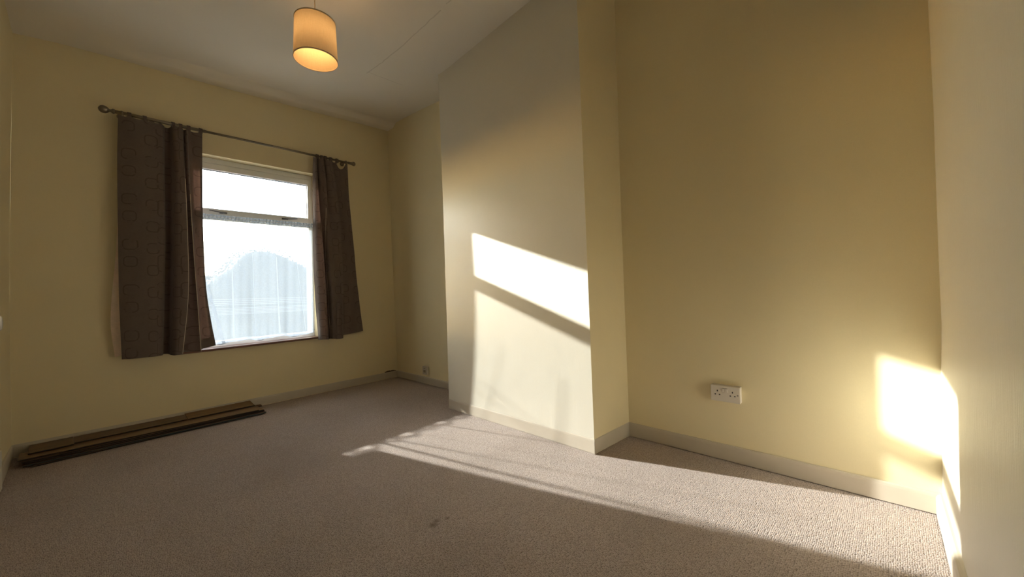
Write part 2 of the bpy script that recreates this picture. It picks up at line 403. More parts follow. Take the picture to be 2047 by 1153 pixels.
M_foam = simple('teal_foam_backing', (.06, .16, .19), .7)

# ------------------------------------------------------------------ room shell
def vedge(pts):
    """plan position of an edge at any height, from (x, y, z) samples"""
    pts = sorted(pts, key=lambda p: p[2])
    zs = [p[2] for p in pts]
    return lambda z: (float(np.interp(z, zs, [p[0] for p in pts])), float(np.interp(z, zs, [p[1] for p in pts])))
ZT = 3.15
OFF = .008
eA = vedge([tuple(W(-OFF, s, z)) for s, z in ((-.006, 0), (-.005, .117), (-.004, 1.017), (.003, 1.665), (.024, 2.765), (.03, 3.2))])
eB = vedge([tuple(W(-OFF, s, z)) for s, z in ((2.83, 0), (2.83, .077), (2.813, .681), (2.79, 1.824), (2.774, 2.954), (2.77, 3.2))])
eC1 = vedge([(1.4353, 2.403, 0), (1.434, 2.403, .6), (1.42, 2.404, 1.9), (1.400, 2.4045, 2.887), (1.396, 2.4045, 3.2)])
eC2 = vedge([(2.872, 2.363, 0), (2.854, 2.3636, 1.52), (2.8385, 2.364, 2.75), (2.834, 2.364, 3.2)])
eD = vedge([(2.901, 2.765, 0), (2.9005, 2.765, .093), (2.8871, 2.765, 1.58), (2.8872, 2.765, 2.94), (2.887, 2.765, 3.2)])
eE = vedge([(4.300, 2.735, 0), (4.305, 2.735, .48), (4.3152, 2.735, .774), (4.3137, 2.735, 1.21), (4.3157, 2.735, 1.733), (4.3109, 2.735, 2.156), (4.303, 2.735, 3.2)])
eF = vedge([(4.265, 1.2, 0), (4.262, 1.2, 1), (4.262, 1.2, 3.2)])
eH = vedge([(4.225, -.012, 0), (4.225, -.012, 3.2)])
LEV = [0, .1, .3, .5, .8, 1.1, 1.4, 1.7, 2.0, 2.3, 2.6, 2.9, ZT]
def wall(name, chains, mat):
    mb = MB()
    for a, b in chains:
        rows = []
        for z in LEV:
            (x0, y0), (x1, y1) = a(z), b(z)
            rows.append([(x0+(x1-x0)*t, y0+(y1-y0)*t, z) for t in np.linspace(0, 1, 9)])
        mb.grid(rows)
    o = mb.build(name, mat, smooth=False)
    return tag(o, kind='structure')
eC1b = lambda z: (eC1(z)[0], 2.80)
wall('wall_back', [(eB, lambda z: (1.6, 2.797)), (lambda z: (2.7, 2.770), eD), (eD, eE)], M_wall)
cb = wall('wall_chimney_breast', [(eC1b, eC1), (eC1, eC2), (eC2, eD)], M_wall_brushed)
cb.data.materials.append(M_wall)
for p in cb.data.polygons:
    if abs(p.normal.x) > .7: p.material_index = 1  # side faces keep plain cream, without the painted skylight
wall('wall_right', [(eE, eF), (eF, eH)], M_wall_brushed2)
wall('wall_near', [(eA, eH)], M_wall)

# window wall with its opening and reveals (local frame of the wall)
S0, S1, Z0, Z1, DEEP = .815, 1.925, .562, 2.238, -.26
mb = MB()
inv = WM.inverted()
def ed(e, z): 
    p = inv @ Vector((*e(z), z)); return p.y
zs = [0, .1, .3, Z0, .9, 1.2, 1.5, 1.8, 2.05, Z1, 2.5, 2.8, ZT]
def lift(s, z): return sh(s, z) if Z0 <= z <= Z1 else z
for i in range(len(zs)-1):
    za, zb = zs[i], zs[i+1]
    hole = za >= Z0-1e-6 and zb <= Z1+1e-6
    for k, (fa, fb) in enumerate((((lambda z: ed(eA, z)), (lambda z: S0)), ((lambda z: S0), (lambda z: S1)), ((lambda z: S1), (lambda z: ed(eB, z))))):
        if k == 1 and hole: continue
        rows = []
        for z in (za, zb):
            a, b = fa(z), fb(z)
            rows.append([(-OFF if False else 0.0, a+(b-a)*t, lift(a+(b-a)*t, z)) for t in np.linspace(0, 1, 5)])
        mb.grid(rows)
for s in (S0, S1):
    mb.grid([[(n, s, sh(s, z)) for z in (Z0, 1.2, 1.8, Z1)] for n in (0, -.13, DEEP)])
for z in (Z0, Z1):
    mb.grid([[(n, s, sh(s, z)) for s in np.linspace(S0, S1, 5)] for n in (0, -.13, DEEP)])
mb.grid([[(DEEP, s, z) for s in (-.3, S0)] for z in (-.2, 1, ZT)]); mb.grid([[(DEEP, s, z) for s in (S1, 3.1)] for z in (-.2, 1, ZT)])
mb.grid([[(DEEP, s, sh(s, z) if z > 0 else z) for s in (S0, S1)] for z in (-.2, Z0)]); mb.grid([[(DEEP, s, sh(s, z) if z < 3 else z) for s in (S0, S1)] for z in (Z1, ZT)])
w = on_wall(mb.build('wall_left', M_wall)); tag(w, kind='structure')

mb = MB(); gr = random.Random(5); top = []; bot = []
for i in range(13):
    sx = 2.655+i*.0125; hgt = .004+.008*math.sin(i/12*PI)+.006*gr.random()
    bot.append((.003, sx, .0785)); top.append((.003, sx, .0785+hgt))
mb.grid([bot, top]); mb.grid([[(p[0]-.006, p[1], p[2]) for p in top], top]); mb.build('plaster_gap', M_gap, w)
# floor (fitted carpet) and ceiling
mb = MB(); mb.box((-.35, -.12, -.12), (4.45, 2.95, 0)); tag(mb.build('floor', M_carpet), kind='structure')
CP = [(*W(0, s, 0).xy, z) for s, z in ((.024, 2.765), (.176, 2.786), (.683, 2.818), (1.606, 2.873), (2.485, 2.935), (2.774, 2.954))]
CP += [(.876, 2.797, 2.953), (1.400, 2.4045, 2.887), (1.95, 2.39, 2.917), (2.478, 2.374, 2.949), (.258, 0, 2.795), (1.2, 0, 2.87), (4.3, 0, 2.98), (4.3, 2.73, 3.02), (2.9, 2.76, 2.98), (2.6, 1.2, 2.93)]
def tps(cp, lam=.02):
    P = np.array([(x, y) for x, y, z in cp]); Z = np.array([z for x, y, z in cp]); n = len(cp)
    r = np.linalg.norm(P[:, None]-P[None], axis=2); K = np.where(r > 0, r*r*np.log(r+1e-12), 0)+lam*np.eye(n)*.05
    A = np.zeros((n+3, n+3)); A[:n, :n] = K; A[:n, n] = 1; A[:n, n+1:] = P; A[n, :n] = 1; A[n+1:, :n] = P.T
    c = np.linalg.solve(A, np.concatenate([Z, np.zeros(3)]))
    def f(x, y):
        d = np.hypot(P[:, 0]-x, P[:, 1]-y); k = np.where(d > 0, d*d*np.log(d+1e-12), 0)
        return float(k@c[:n]+c[n]+c[n+1]*x+c[n+2]*y)
    return f
cz = tps(CP)
def ceil_z(x, y):
    n = (inv @ Vector((x, y, 0))).x
    s = (inv @ Vector((x, y, 0))).y
    fade = min(1, max(0, (s-.2)/.8))
    z = cz(x, y)
    t = min(1, max(0, (n-.10)/.09)); t = t*t*(3-2*t)
    z += fade*.042*t*(1-min(1, max(0, (n-.25)/1.3)))      # lower strip of swollen plaster beside the window wall
    return z
xs = sorted(list(np.linspace(-.25, 4.42, 48)) + list(np.linspace(-.08, .38, 40))); ys = np.linspace(-.12, 2.92, 42)
mb = MB(); mb.grid([[(x, y, ceil_z(x, y)) for y in ys] for x in xs])
tag(mb.build('ceiling', M_ceil, smooth=True), kind='structure')

# skirting: a moulded board following each wall
def skirting(name, a, b, h0, h1, t=.013, ea=0., eb=0.):
    """from plan point a to b, room on the left hand of a->b"""
    a, b = Vector((*a, 0)), Vector((*b, 0)); d = (b-a).normalized(); n = Vector((-d.y, d.x, 0))
    prof = [(-.012, .05), (t, .05), (t, .82), (t*.75, .93), (t*.35, .985), (-.012, 1.0)]
    rows = []
    a2, b2 = a-d*ea, b+d*eb; K = 14
    for i in range(K+1):
        f = i/K; p = a2.lerp(b2, f); h = h0+(h1-h0)*f
        rows.append([tuple(p+n*o+Vector((0, 0, z*h))) for o, z in prof])
    mb = MB(); mb.grid(rows)
    m = len(prof); mb.f.append(tuple(range(m))); mb.f.append(tuple(reversed(range(K*m, K*m+m))))
    return tag(mb.build(name, M_skirt), kind='structure')
P0 = W(0, -.006, 0).xy; PB = W(0, 2.822, 0).xy
skirting('baseboard_left', PB, P0, .078, .086, .004)
skirting('baseboard_back', (1.6, 2.790), PB, .078, .078, .004)
skirting('baseboard_chimney', (2.874, 2.3635), (1.4335, 2.404), .089, .084, .004)
skirting('baseboard_chimney_side', (2.901, 2.7605), (2.872, 2.3615), .093, .089, .004)
skirting('baseboard_alcove', (4.30, 2.7275), (2.899, 2.7605), .092, .092, .005)
skirting('baseboard_right', (4.265, 1.2), (4.300, 2.735), .095, .092, .020)
skirting('baseboard_near', P0, (.66, .002), .086, .09, .006)

# ------------------------------------------------------------------ window
win = empty('window_1'); on_wall(win); tag(win, kind='structure')
NF = -.10                                                 # inner face of the frame
def ring(mb, s0, s1, z0, z1, ws, wt, wb, n0, n1):
    mb.box((n1, s0, z0), (n0, s0+ws, z1)); mb.box((n1, s1-ws, z0), (n0, s1, z1))
    mb.box((n1, s0+ws, z1-wt), (n0, s1-ws, z1)); mb.box((n1, s0+ws, z0), (n0, s1-ws, z0+wb))
mb = MB(); ring(mb, S0, S1, .572, 2.238, .042, .045, .05, NF, NF-.065)
mb.box((NF-.065, S0+.042, 1.700), (NF, S1-.042, 1.750))
shear(mb).build('window_frame', M_upvc, win, bevel=.004)
mb = MB(); ring(mb, S0+.022, S1-.022, 1.737, 2.186, .03, .052, .054, NF+.016, NF-.03)
shear(mb).build('opening_sash', M_upvc, win, bevel=.005)
mb = MB(); ring(mb, S0+.05, S1-.05, 1.789, 2.136, .006, .006, .006, NF-.004, NF-.02)
shear(mb).build('rubber_gasket', M_gasket, win)
mb = MB(); mb.box((NF-.030, S0+.045, 1.785), (NF-.026, S1-.045, 2.140)); shear(mb).build('glass_pane', M_glass, win)
mb = MB(); mb.box((NF-.045, S0+.04, .62), (NF-.041, S1-.04, 1.702)); shear(mb).build('glass_pane', M_glass, win)
def stay(s, dirn):
    h = MB(); h.box((NF+.016, s-.028, 1.752), (NF+.022, s+.028, 1.768))
    h.tube([(NF+.022, s, 1.760), (NF+.040, s, 1.760)], .006, 8)
    shear(h); o = h.build('window_handle', M_steel, win, bevel=.001)
    l = MB(); l.tube([(NF+.040, s-.01*dirn, 1.760), (NF+.042, s+.03*dirn, 1.7605), (NF+.046, s+.075*dirn, 1.766), (NF+.044, s+.105*dirn, 1.770)], [.006, .0055, .005, .004], 8)
    shear(l); l.build('handle_lever', M_steel, o)
stay(1.155, -1); stay(1.655, 1)
# inner window board
sill = empty('window_sill'); on_wall(sill)
tag(sill, 'narrow red brown wooden window board under the net curtain', 'window sill')
mb = MB(); mb.prism([(-.10, .562), (.036, .562), (.042, .565), (.043, .573), (.040, .579), (.034, .581), (-.10, .582)], .785, 1.915)
mb.v = [(x, y, z+.011*(y-1.4)-.004) for x, y, z in mb.v]
mb.build('board', M_sill, sill)

# ------------------------------------------------------------------ net curtain
net = empty('net_curtain'); on_wall(net)
tag(net, 'sheer white net curtain with lace lines hung across lower window pane', 'net curtain')
def net_n(s, f):
    """depth of the voile in the reveal; f = 0 top, 1 bottom"""
    t = s*9.0
    w = .35+.65*f
    return -.052 + w*(.010*math.sin(t*2.1+.6*f) + .006*math.sin(t*4.7+1.1) + .004*math.sin(t*9.3+2*f))
SEAMS = (1.20, 1.355, 1.56, 1.735, 1.86)
mb = MB(); rows = []
TOPZ, BOTZ = 1.700, .606
for i in range(40):
    f = i/39; z = TOPZ+(BOTZ-TOPZ)*f; sl = .825+.03*f; sr = 1.912-.012*f
    row = []
    for s in np.linspace(sl, sr, 150):
        n = net_n(s, f)
        zz = z
        if i == 39: zz += .008*math.sin(s*21)+.005*math.sin(s*43+1)
        row.append((n, s, sh(s, zz)))
    rows.append(row)
mb.grid(rows); mb.build('net', M_net, net, smooth=True)
# hems
mb = MB()
mb.grid([[(net_n(.875+.245*f, f)+.002+.001*k, .875+.245*f+o, sh(1.0, TOPZ+(BOTZ-TOPZ)*f)) for o in (0, .012, .026)] for k, f in [(0, i/30) for i in range(31)]])
mb.build('side_hem', M_net_hem, net, smooth=True)
mb = MB()
mb.grid([[(net_n(s, 1)+.002, s, sh(s, BOTZ+dz+(.008*math.sin(s*21)+.005*math.sin(s*43+1)))) for s in np.linspace(.86, 1.90, 140)] for dz in (0, .016, .030)])
mb.build('bottom_hem', M_net_fold, net, smooth=True)
mb = MB()
hp = random.Random(3)
mb.grid([[(-.052+.009*math.sin(s*230+hp.random()*.5)*(1 if k in (1, 2) else .5), s, sh(s, z+.002*math.sin(s*90))) for s in np.linspace(.825, 1.912, 240)] for k, z in enumerate((1.688, 1.702, 1.718, 1.734))])
mb.build('gathered_heading', M_net_head, net, smooth=True)
for s0 in SEAMS:                                          # denser folds of doubled voile
    mb = MB(); lean = {1.20: .0, 1.355: .012, 1.56: .012, 1.735: .075, 1.86: .03}[s0]; zt = 1.69 if s0 == 1.355 else 1.38
    mb.grid([[(net_n(s0+lean*f, f)+.003, s0+lean*f+o*(.4+.6*f), sh(s0, zt+(BOTZ+.03-zt)*f)) for o in ((0, .008, .016) if s0 not in (1.355, 1.735) else (0, .003, .005))] for f in [i/24 for i in range(25)]])
    mb.build('doubled_fold', M_net_hem if s0 in (1.355, 1.735) else M_net_fold, net, smooth=True)
mb = MB(); mb.tube([(-.05, S0+.01, sh(S0, 1.712)), (-.05, S1-.01, sh(S1, 1.712))], .004, 8)
mb.build('net_wire', M_upvc, net, smooth=True)

# ------------------------------------------------------------------ curtain pole
def rodz(s): return 2.374 + (s-.465)*.0257
rod = empty('curtain_pole'); on_wall(rod)
tag(rod, 'pewter metal curtain pole with ball ends above the window', 'curtain pole')
RN = .09
mb = MB(); mb.tube([(RN, .465, rodz(.465)), (RN, 1.01, rodz(1.01))], .0125, 14); mb.build('pole', M_rod, rod, smooth=True)
mb = MB(); mb.tube([(RN, 1.0, rodz(1.0)), (RN, 2.262, rodz(2.262))], .0098, 14); mb.build('inner_pole', M_rod, rod, smooth=True)
def finial(s, d):
    prof = [(0, .0165), (.006, .018), (.012, .0165), (.018, .010), (.026, .009), (.030, .014), (.038, .022), (.048, .0265), (.060, .027), (.071, .023), (.079, .014), (.083, .004)]
    m = MB(); m.tube([(RN, s+d*a, rodz(s)+d*a*.0257) for a, r in prof], [r for a, r in prof], 18)
    m.build('finial', M_rod, rod, smooth=True)
finial(.478, -1)
def finial_small(s, d):
    prof = [(-.03, .0125), (0, .0125), (.003, .015), (.008, .015), (.012, .011), (.017, .018), (.026, .0225), (.036, .0225), (.044, .017), (.049, .006)]
    m = MB(); m.tube([(RN, s+d*a, rodz(s)+d*a*.0257) for a, r in prof], [r for a, r in prof], 18)
    m.build('finial', M_rod, rod, smooth=True)
finial_small(2.258, 1)
for s in (.515, 2.20):
    m = MB(); m.tube([(.002, s, rodz(s)), (.008, s, rodz(s))], .022, 14); m.tube([(.006, s, rodz(s)), (RN-.012, s, rodz(s))], .007, 10)
    m.tube([(RN, s-.006, rodz(s)), (RN, s+.006, rodz(s))], .0165, 14)
    m.build('wall_bracket', M_rod, rod, smooth=True)

# ------------------------------------------------------------------ curtains
def catmull(t, ts, vs):
    if t <= ts[0]: return vs[0]
    if t >= ts[-1]: return vs[-1]
    i = max(k for k in range(len(ts)-1) if ts[k] <= t); h = ts[i+1]-ts[i]; f = (t-ts[i])/h
    m = []
    for j in (i, i+1):
        if j == 0: m.append((vs[1]-vs[0])/(ts[1]-ts[0]))
        elif j == len(ts)-1: m.append((vs[-1]-vs[-2])/(ts[-1]-ts[-2]))
        else: m.append((vs[j+1]-vs[j-1])/(ts[j+1]-ts[j-1]))
    f2, f3 = f*f, f*f*f
    return (2*f3-3*f2+1)*vs[i]+(f3-2*f2+f)*h*m[0]+(-2*f3+3*f2)*vs[i+1]+(f3-f2)*h*m[1]
def cloth(name, mat, parent, keys, ztop, zbot, rows=44, sub=5, uvscale=1.0, uv0=0.0, wob=.003, seed=1, thick=0):
    """keys: list of (f, [(s, n), ...]) cross-sections from top (f=0) to bottom (f=1), all with the same number of points"""
    K = len(keys[0][1]); fs = [k[0] for k in keys]
    par = list(range(K)); dens = [i/sub for i in range((K-1)*sub+1)]
    rng = np.random.RandomState(seed); ph = rng.rand(6)*6
    grid = []
    for r in range(rows+1):
        f = r/rows
        S = [catmull(f, fs, [k[1][j][0] for k in keys]) for j in par]
        Nn = [catmull(f, fs, [k[1][j][1] for k in keys]) for j in par]
        row = []
        for p in dens:
            s = catmull(p, par, S); n = catmull(p, par, Nn)
            n += wob*(math.sin(s*31+f*5+ph[0])*math.sin(f*7+ph[1])+.6*math.sin(s*67+f*17+ph[2]))*min(1, f*4)
            zt, zb = ztop(p, s), zbot(p, s)
            z = zt+(zb-zt)*f
            row.append((n, s, z))
        grid.append(row)
    mb = MB(); mb.grid(grid)
    me = bpy.data.meshes.new(name); me.from_pydata(mb.v, [], mb.f)
    # uv: arc length across at mid height, height down
    mid = grid[rows//2]; arc = [uv0]
    for a, b in zip(mid, mid[1:]): arc.append(arc[-1]+math.hypot(a[0]-b[0], a[1]-b[1])*uvscale)
    ul = me.uv_layers.new(name='UVMap'); n = len(dens)
    for poly in me.polygons:
        for li in poly.loop_indices:
            vi = me.loops[li].vertex_index; ul.data[li].uv = (arc[vi % n], me.vertices[vi].co.z)
        poly.use_smooth = True
    me.materials.append(mat)
    o = bpy.data.objects.new(name, me); COL.objects.link(o)
    if parent: o.parent = parent
    return o, grid
def interp_attach(pts, sag):
    """top edge that hangs between the points where it is tied to the pole"""
    def f(p, s):
        a = [q for q in pts if q <= s]; b = [q for q in pts if q > s]
        base = rodz(s)-.008
        if not a or not b: return base-.004
        a, b = a[-1], b[0]; t = (s-a)/(b-a); d = sag(a, b)
        return base-.004-d*4*t*(1-t)
    return f
def tab_loops(parent, pts, mat, w=.022):
    for s in pts:
        m = MB(); z = rodz(s)
        prof = [(RN+.017*math.cos(t), z+.0175*math.sin(t)) for t in np.linspace(-.6, PI+.6, 12)]
        prof = [(RN+.016, z-.03)]+prof+[(RN-.014, z-.03)]
        m.grid([[(n, s+d, zz) for n, zz in prof] for d in (-w/2, 0, w/2)])
        o = m.build('tab', mat, parent, smooth=True)
        uvl = o.data.uv_layers.new(name='UVMap')

lc = empty('curtain'); on_wall(lc)
tag(lc, 'wide dark brown patterned curtain with pale lining, at left of window', 'curtain', 'brown curtains on the pole')
topL = [(.495,.092),(.56,.110),(.64,.106),(.725,.098),(.748,.075),(.757,.052),(.780,.050),(.792,.095),(.815,.118),(.850,.112),(.860,.088),(.868,.078),(.875,.098),(.884,.100),(.892,.082),(.915,.078),(.95,.088),(.985,.084)]
hiL  = [(.486,.095),(.56,.118),(.64,.122),(.725,.112),(.745,.085),(.752,.050),(.785,.046),(.800,.095),(.820,.124),(.858,.122),(.867,.096),(.872,.080),(.880,.105),(.890,.108),(.900,.084),(.922,.078),(.955,.084),(.982,.078)]
midL = [(.483,.098),(.56,.124),(.64,.130),(.72,.120),(.741,.092),(.748,.052),(.778,.046),(.792,.100),(.815,.130),(.864,.132),(.874,.104),(.879,.078),(.893,.088),(.904,.116),(.911,.092),(.930,.074),(.960,.078),(.984,.070)]
lowL = [(.483,.100),(.56,.128),(.64,.136),(.705,.124),(.729,.094),(.735,.052),(.765,.046),(.779,.102),(.805,.136),(.858,.138),(.868,.106),(.874,.080),(.905,.090),(.923,.120),(.931,.090),(.948,.072),(.975,.074),(1.000,.068)]
botL = [(.491,.102),(.55,.130),(.64,.140),(.692,.126),(.715,.096),(.722,.054),(.752,.048),(.764,.106),(.785,.138),(.820,.140),(.832,.108),(.842,.084),(.900,.098),(.940,.124),(.948,.090),(.965,.074),(1.01,.076),(1.052,.070)]
def deepen(k, c, g): return [(s, max(.022, c+(n-c)*g)) for s, n in k]
hiL, midL, lowL, botL = [deepen(k, .095, 1.3) for k in (hiL, midL, lowL, botL)]
keysL = [(0, topL), (.2, hiL), (.51, midL), (.76, lowL), (1, botL)]
attL = [.495, .553, .637, .675, .725, .80, .845, .895, .972]
ztL = interp_attach(attL, lambda a, b: .010+.16*max(0, (b-a)-.035)*.5)
def zbL(p, s): return .571 - .008*math.exp(-((p-7.5)/1.6)**2) + (.030*max(0, (p-13.2)/3.8) if p > 13.2 else 0)
body, gL = cloth('fabric_panel', M_cur, lc, keysL, ztL, zbL, seed=3)
tab_loops(lc, [.553, .637, .80, .845, .895, .972], M_cur)
def strip_from(grid, name, mat, parent, cols=None, rows=None, dn=.0025, widths=1):
    m = MB()
    rr = grid if rows is None else grid[rows[0]:rows[1]]
    m.grid([[(p[0]+dn, p[1], p[2]-(.0)) for p in (row if cols is None else row[cols[0]:cols[1]])] for row in rr])
    o = m.build(name, mat, parent, smooth=True); u = o.data.uv_layers.new(name='UVMap')
    for poly in o.data.polygons:
        for li in poly.loop_indices:
            c = o.data.vertices[o.data.loops[li].vertex_index].co; u.data[li].uv = (c.y, c.z)
    return o
nc = len(gL[0])
strip_from(gL, 'side_hem', M_cur_hem, lc, cols=(nc-4, nc), dn=-.003)
strip_from(gL, 'bottom_hem', M_cur_hem, lc, cols=(nc-22, nc), rows=(42, 45), dn=-.003)
def pale_edge(grid, col, parent, r0, w=.0016):  # pale strips: backlit lining edges and light gaps put into colour
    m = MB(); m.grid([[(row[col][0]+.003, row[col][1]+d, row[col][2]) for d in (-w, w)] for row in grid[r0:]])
    return m.build('backlit_edge', M_backlit_edge, parent, smooth=True)
M_backlit_edge = simple('pale_backlit_edge', (.62, .54, .44), .8)
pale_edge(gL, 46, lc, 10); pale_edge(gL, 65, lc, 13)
# pale lining that hangs out past the outer edge
lin_t = [(.505,.070),(.56,.078),(.66,.078),(.73,.070)]; lin_m = [(.479,.064),(.55,.080),(.65,.084),(.72,.072)]; lin_l = [(.441,.058),(.53,.084),(.64,.088),(.70,.076)]; lin_b = [(.459,.060),(.53,.086),(.63,.090),(.69,.076)]
cloth('lining', M_lining, lc, [(0, lin_t), (.5, lin_m), (.84, lin_l), (1, lin_b)], lambda p, s: 2.30, lambda p, s: .588+.008*math.sin(p*3), seed=5)

rc = empty('curtain'); on_wall(rc)
tag(rc, 'narrow bunched purple brown curtain hanging at right of window', 'curtain', 'brown curtains on the pole')
topR = [(1.869,.084),(1.884,.104),(1.900,.100),(1.908,.076),(1.922,.098),(1.950,.108),(1.970,.100),(1.976,.074),(1.985,.096),(2.015,.108),(2.045,.104),(2.060,.088),(2.085,.074),(2.13,.072),(2.175,.082),(2.220,.088)]
upR  = [(1.862,.070),(1.878,.104),(1.902,.106),(1.914,.072),(1.926,.104),(1.960,.120),(1.985,.108),(1.996,.078),(2.018,.098),(2.055,.118),(2.092,.120),(2.098,.090),(2.110,.072),(2.15,.070),(2.195,.076),(2.236,.082)]
midR = [(1.860,.066),(1.878,.106),(1.925,.112),(1.948,.092),(1.957,.056),(1.964,.080),(1.972,.124),(2.000,.130),(2.040,.124),(2.080,.132),(2.112,.132),(2.118,.096),(2.128,.074),(2.175,.068),(2.228,.074),(2.279,.080)]
lowR = [(1.869,.062),(1.890,.106),(1.940,.116),(1.966,.096),(1.974,.056),(1.981,.080),(1.990,.130),(2.015,.138),(2.050,.132),(2.085,.138),(2.116,.136),(2.121,.098),(2.132,.074),(2.19,.068),(2.255,.074),(2.313,.080)]
botR = [(1.892,.062),(1.905,.106),(1.945,.120),(1.974,.102),(1.982,.060),(1.990,.084),(1.998,.132),(2.015,.142),(2.045,.138),(2.075,.142),(2.098,.140),(2.104,.100),(2.118,.076),(2.20,.068),(2.28,.074),(2.360,.080)]
topR = deepen(topR, .09, 1.2)
upR, midR, lowR, botR = [deepen(k, .09, 1.35) for k in (upR, midR, lowR, botR)]
keysR = [(0, topR), (.2, upR), (.51, midR), (.76, lowR), (1, botR)]
attR = [1.869, 1.905, 1.95, 1.985, 2.04, 2.105, 2.203]
ztR = interp_attach(attR, lambda a, b: .07 if b > 2.2 else .012)
def zbR(p, s): return .553+.012*math.sin(p*1.3)*.3 + (.018+.026*(p-11.5)/3.5 if p > 11 else 0)
bodyR, gR = cloth('fabric_panel', M_cur, rc, keysR, ztR, zbR, seed=9, uv0=.12)
tab_loops(rc, [1.905, 1.95, 1.985, 2.04, 2.105], M_cur)
m = MB(); m.tube([(RN, 2.2035, rodz(2.2)), (RN, 2.2065, rodz(2.2))], .0185, 14); m.build('curtain_ring', M_rod, rc, smooth=True)
pale_edge(gR, 26, rc, 12)  # pale strip painted in for the bright gap between folds
nr = len(gR[0])
strip_from(gR, 'side_hem', M_cur_hem, rc, cols=(nr-3, nr), dn=-.003)

# ------------------------------------------------------------------ pendant lamp
LC = Vector((1.790, 1.236, 0)); LR = .1155; LZ0, LZ1 = 2.346, 2.568
lamp = empty('pendant_lamp', (LC.x, LC.y, 2.93))
tag(lamp, 'lit beige linen drum shade pendant hanging from the ceiling', 'lamp')
def lampobj(mb, name, mat, parent=lamp, smooth=True):
    mb.v = [(x-LC.x*0, y, z-2.93) for x, y, z in mb.v]; return mb.build(name, mat, parent, smooth=smooth)
T = Matrix.Rotation(.0, 4, 'X')
def circ(r, z, k=48): return [(r*math.cos(2*PI*i/k), r*math.sin(2*PI*i/k), z) for i in range(k+1)]
mb = MB(); mb.grid([circ(LR-.0085*i/8, LZ0+(LZ1-LZ0)*i/8) for i in range(9)]); lampobj(mb, 'lamp_shade', M_shade)
for z, LR_ in ((LZ0, LR), (LZ1, LR-.0085)):
    mb = MB(); mb.grid([circ(LR_+.0012, z-.002), circ(LR_+.0022, z+.0), circ(LR_+.0014, z+.005), circ(LR_-.0012, z+.005), circ(LR_-.0016, z-.002), circ(LR_+.0012, z-.002)])
    lampobj(mb, 'rim_tape', M_shade_rim)
mb = MB()
for k in range(3):
    a = 2*PI*k/3+.4; mb.tube([(.02*math.cos(a), .02*math.sin(a), LZ1-.018), ((LR-.009)*math.cos(a), (LR-.009)*math.sin(a), LZ1-.004)], .0016, 6)
mb.grid([circ(.022, LZ1-.020, 20), circ(.022, LZ1-.014, 20)])
lampobj(mb, 'shade_spider', M_white_cord)
mb = MB(); mb.tube([(0, 0, LZ1+.02), (0, 0, 2.93)], .0032, 8); lampobj(mb, 'cord', M_white_cord)
mb = MB(); prof = [(LZ1+.045, .006), (LZ1+.03, .012), (LZ1+.005, .017), (LZ1-.03, .0185), (LZ1-.045, .016)]
mb.tube([(0, 0, z) for z, r in prof], [r for z, r in prof], 16); lampobj(mb, 'lamp_holder', M_plastic)
mb = MB(); prof = [(2.945, .048), (2.925, .046), (2.905, .030), (2.895, .010)]
mb.tube([(0, 0, z) for z, r in prof], [r for z, r in prof], 24); lampobj(mb, 'ceiling_rose', M_plastic)
mbulb, nt, out = new_mat('glowing_bulb'); em = N(nt, 'ShaderNodeEmission'); em.inputs[0].default_value = (1, .62, .28, 1); em.inputs[1].default_value = 11.5
nt.links.new(em.outputs[0], out.inputs[0])
mb = MB(); prof = [(LZ1-.045, .013), (LZ1-.06, .016), (LZ1-.075, .024), (LZ1-.092, .029), (LZ1-.108, .027), (LZ1-.120, .017), (LZ1-.125, .004)]
mb.tube([(0, 0, z) for z, r in prof], [r for z, r in prof], 16); lampobj(mb, 'bulb', mbulb)

# ------------------------------------------------------------------ sockets
def box_between(mb, x0, x1, y0, y1, z0, z1): mb.box((x0, y0, z0), (x1, y1, z1))
dD, dE = Vector((2.901, 2.7685)), Vector((4.300, 2.7355))
ang = math.atan2(dE.y-dD.y, dE.x-dD.x)
sock = empty('double_socket', (3.4985, 2.7530, .383), ang)
tag(sock, 'white double wall socket with two switches, mounted low in the alcove', 'socket')
m = MB(); m.box((-.073, -.027, -.044), (.073, .004, .044)); m.build('back_box', M_plastic, sock, bevel=.003)
m = MB(); m.box((-.0745, -.036, -.0445), (.0745, -.0272, .0445)); m.build('face_plate', M_plastic, sock, bevel=.003)
def hole(x, z, w, h):
    m = MB(); m.box((x-w/2, -.0364, z-h/2), (x+w/2, -.030, z+h/2)); m.build('pin_hole', M_dark, sock)
for cx in (-.039, .037):
    hole(cx, .013, .0055, .009); hole(cx-.011, -.007, .0075, .0055); hole(cx+.011, -.007, .0075, .0055)
for x in (-.0075, .0085):
    m = MB(); m.prism([(-.0362, -.011), (-.0395, -.010), (-.0420, .010), (-.0362, .012)], -.006, .006)
    m.v = [(y+x, xx, z+.020) for xx, y, z in m.v]; m.build('rocker_switch', M_plastic, sock, bevel=.001)
for x in (-.062, .062):
    m = MB(); m.tube([(x, -.0358, .000), (x, -.0368, .000)], .0042, 12); m.build('screw', M_screw if x > 0 else M_plastic, sock)
M_outlet = simple('brown_outlet_face', (.30, .24, .15), .5)  # flat mid brown for the outlet's recess and slot
# the small outlet in the far alcove
so2 = empty('telephone_socket', (.535, 2.803, .155), math.atan2(-.053, 2.985))
tag(so2, 'small cream painted wall outlet in the alcove left of the chimney breast', 'socket')
m = MB(); m.box((-.042, -.022, -.045), (.042, .003, .045)); m.build('outlet_body', M_skirt, so2, bevel=.004)
m = MB(); m.box((-.020, -.0235, -.022), (.018, -.0215, .006)); m.build('outlet_recess', M_outlet, so2)
m = MB(); m.box((-.016, -.0235, .018), (.014, -.0215, .026)); m.build('outlet_slot', M_outlet, so2)

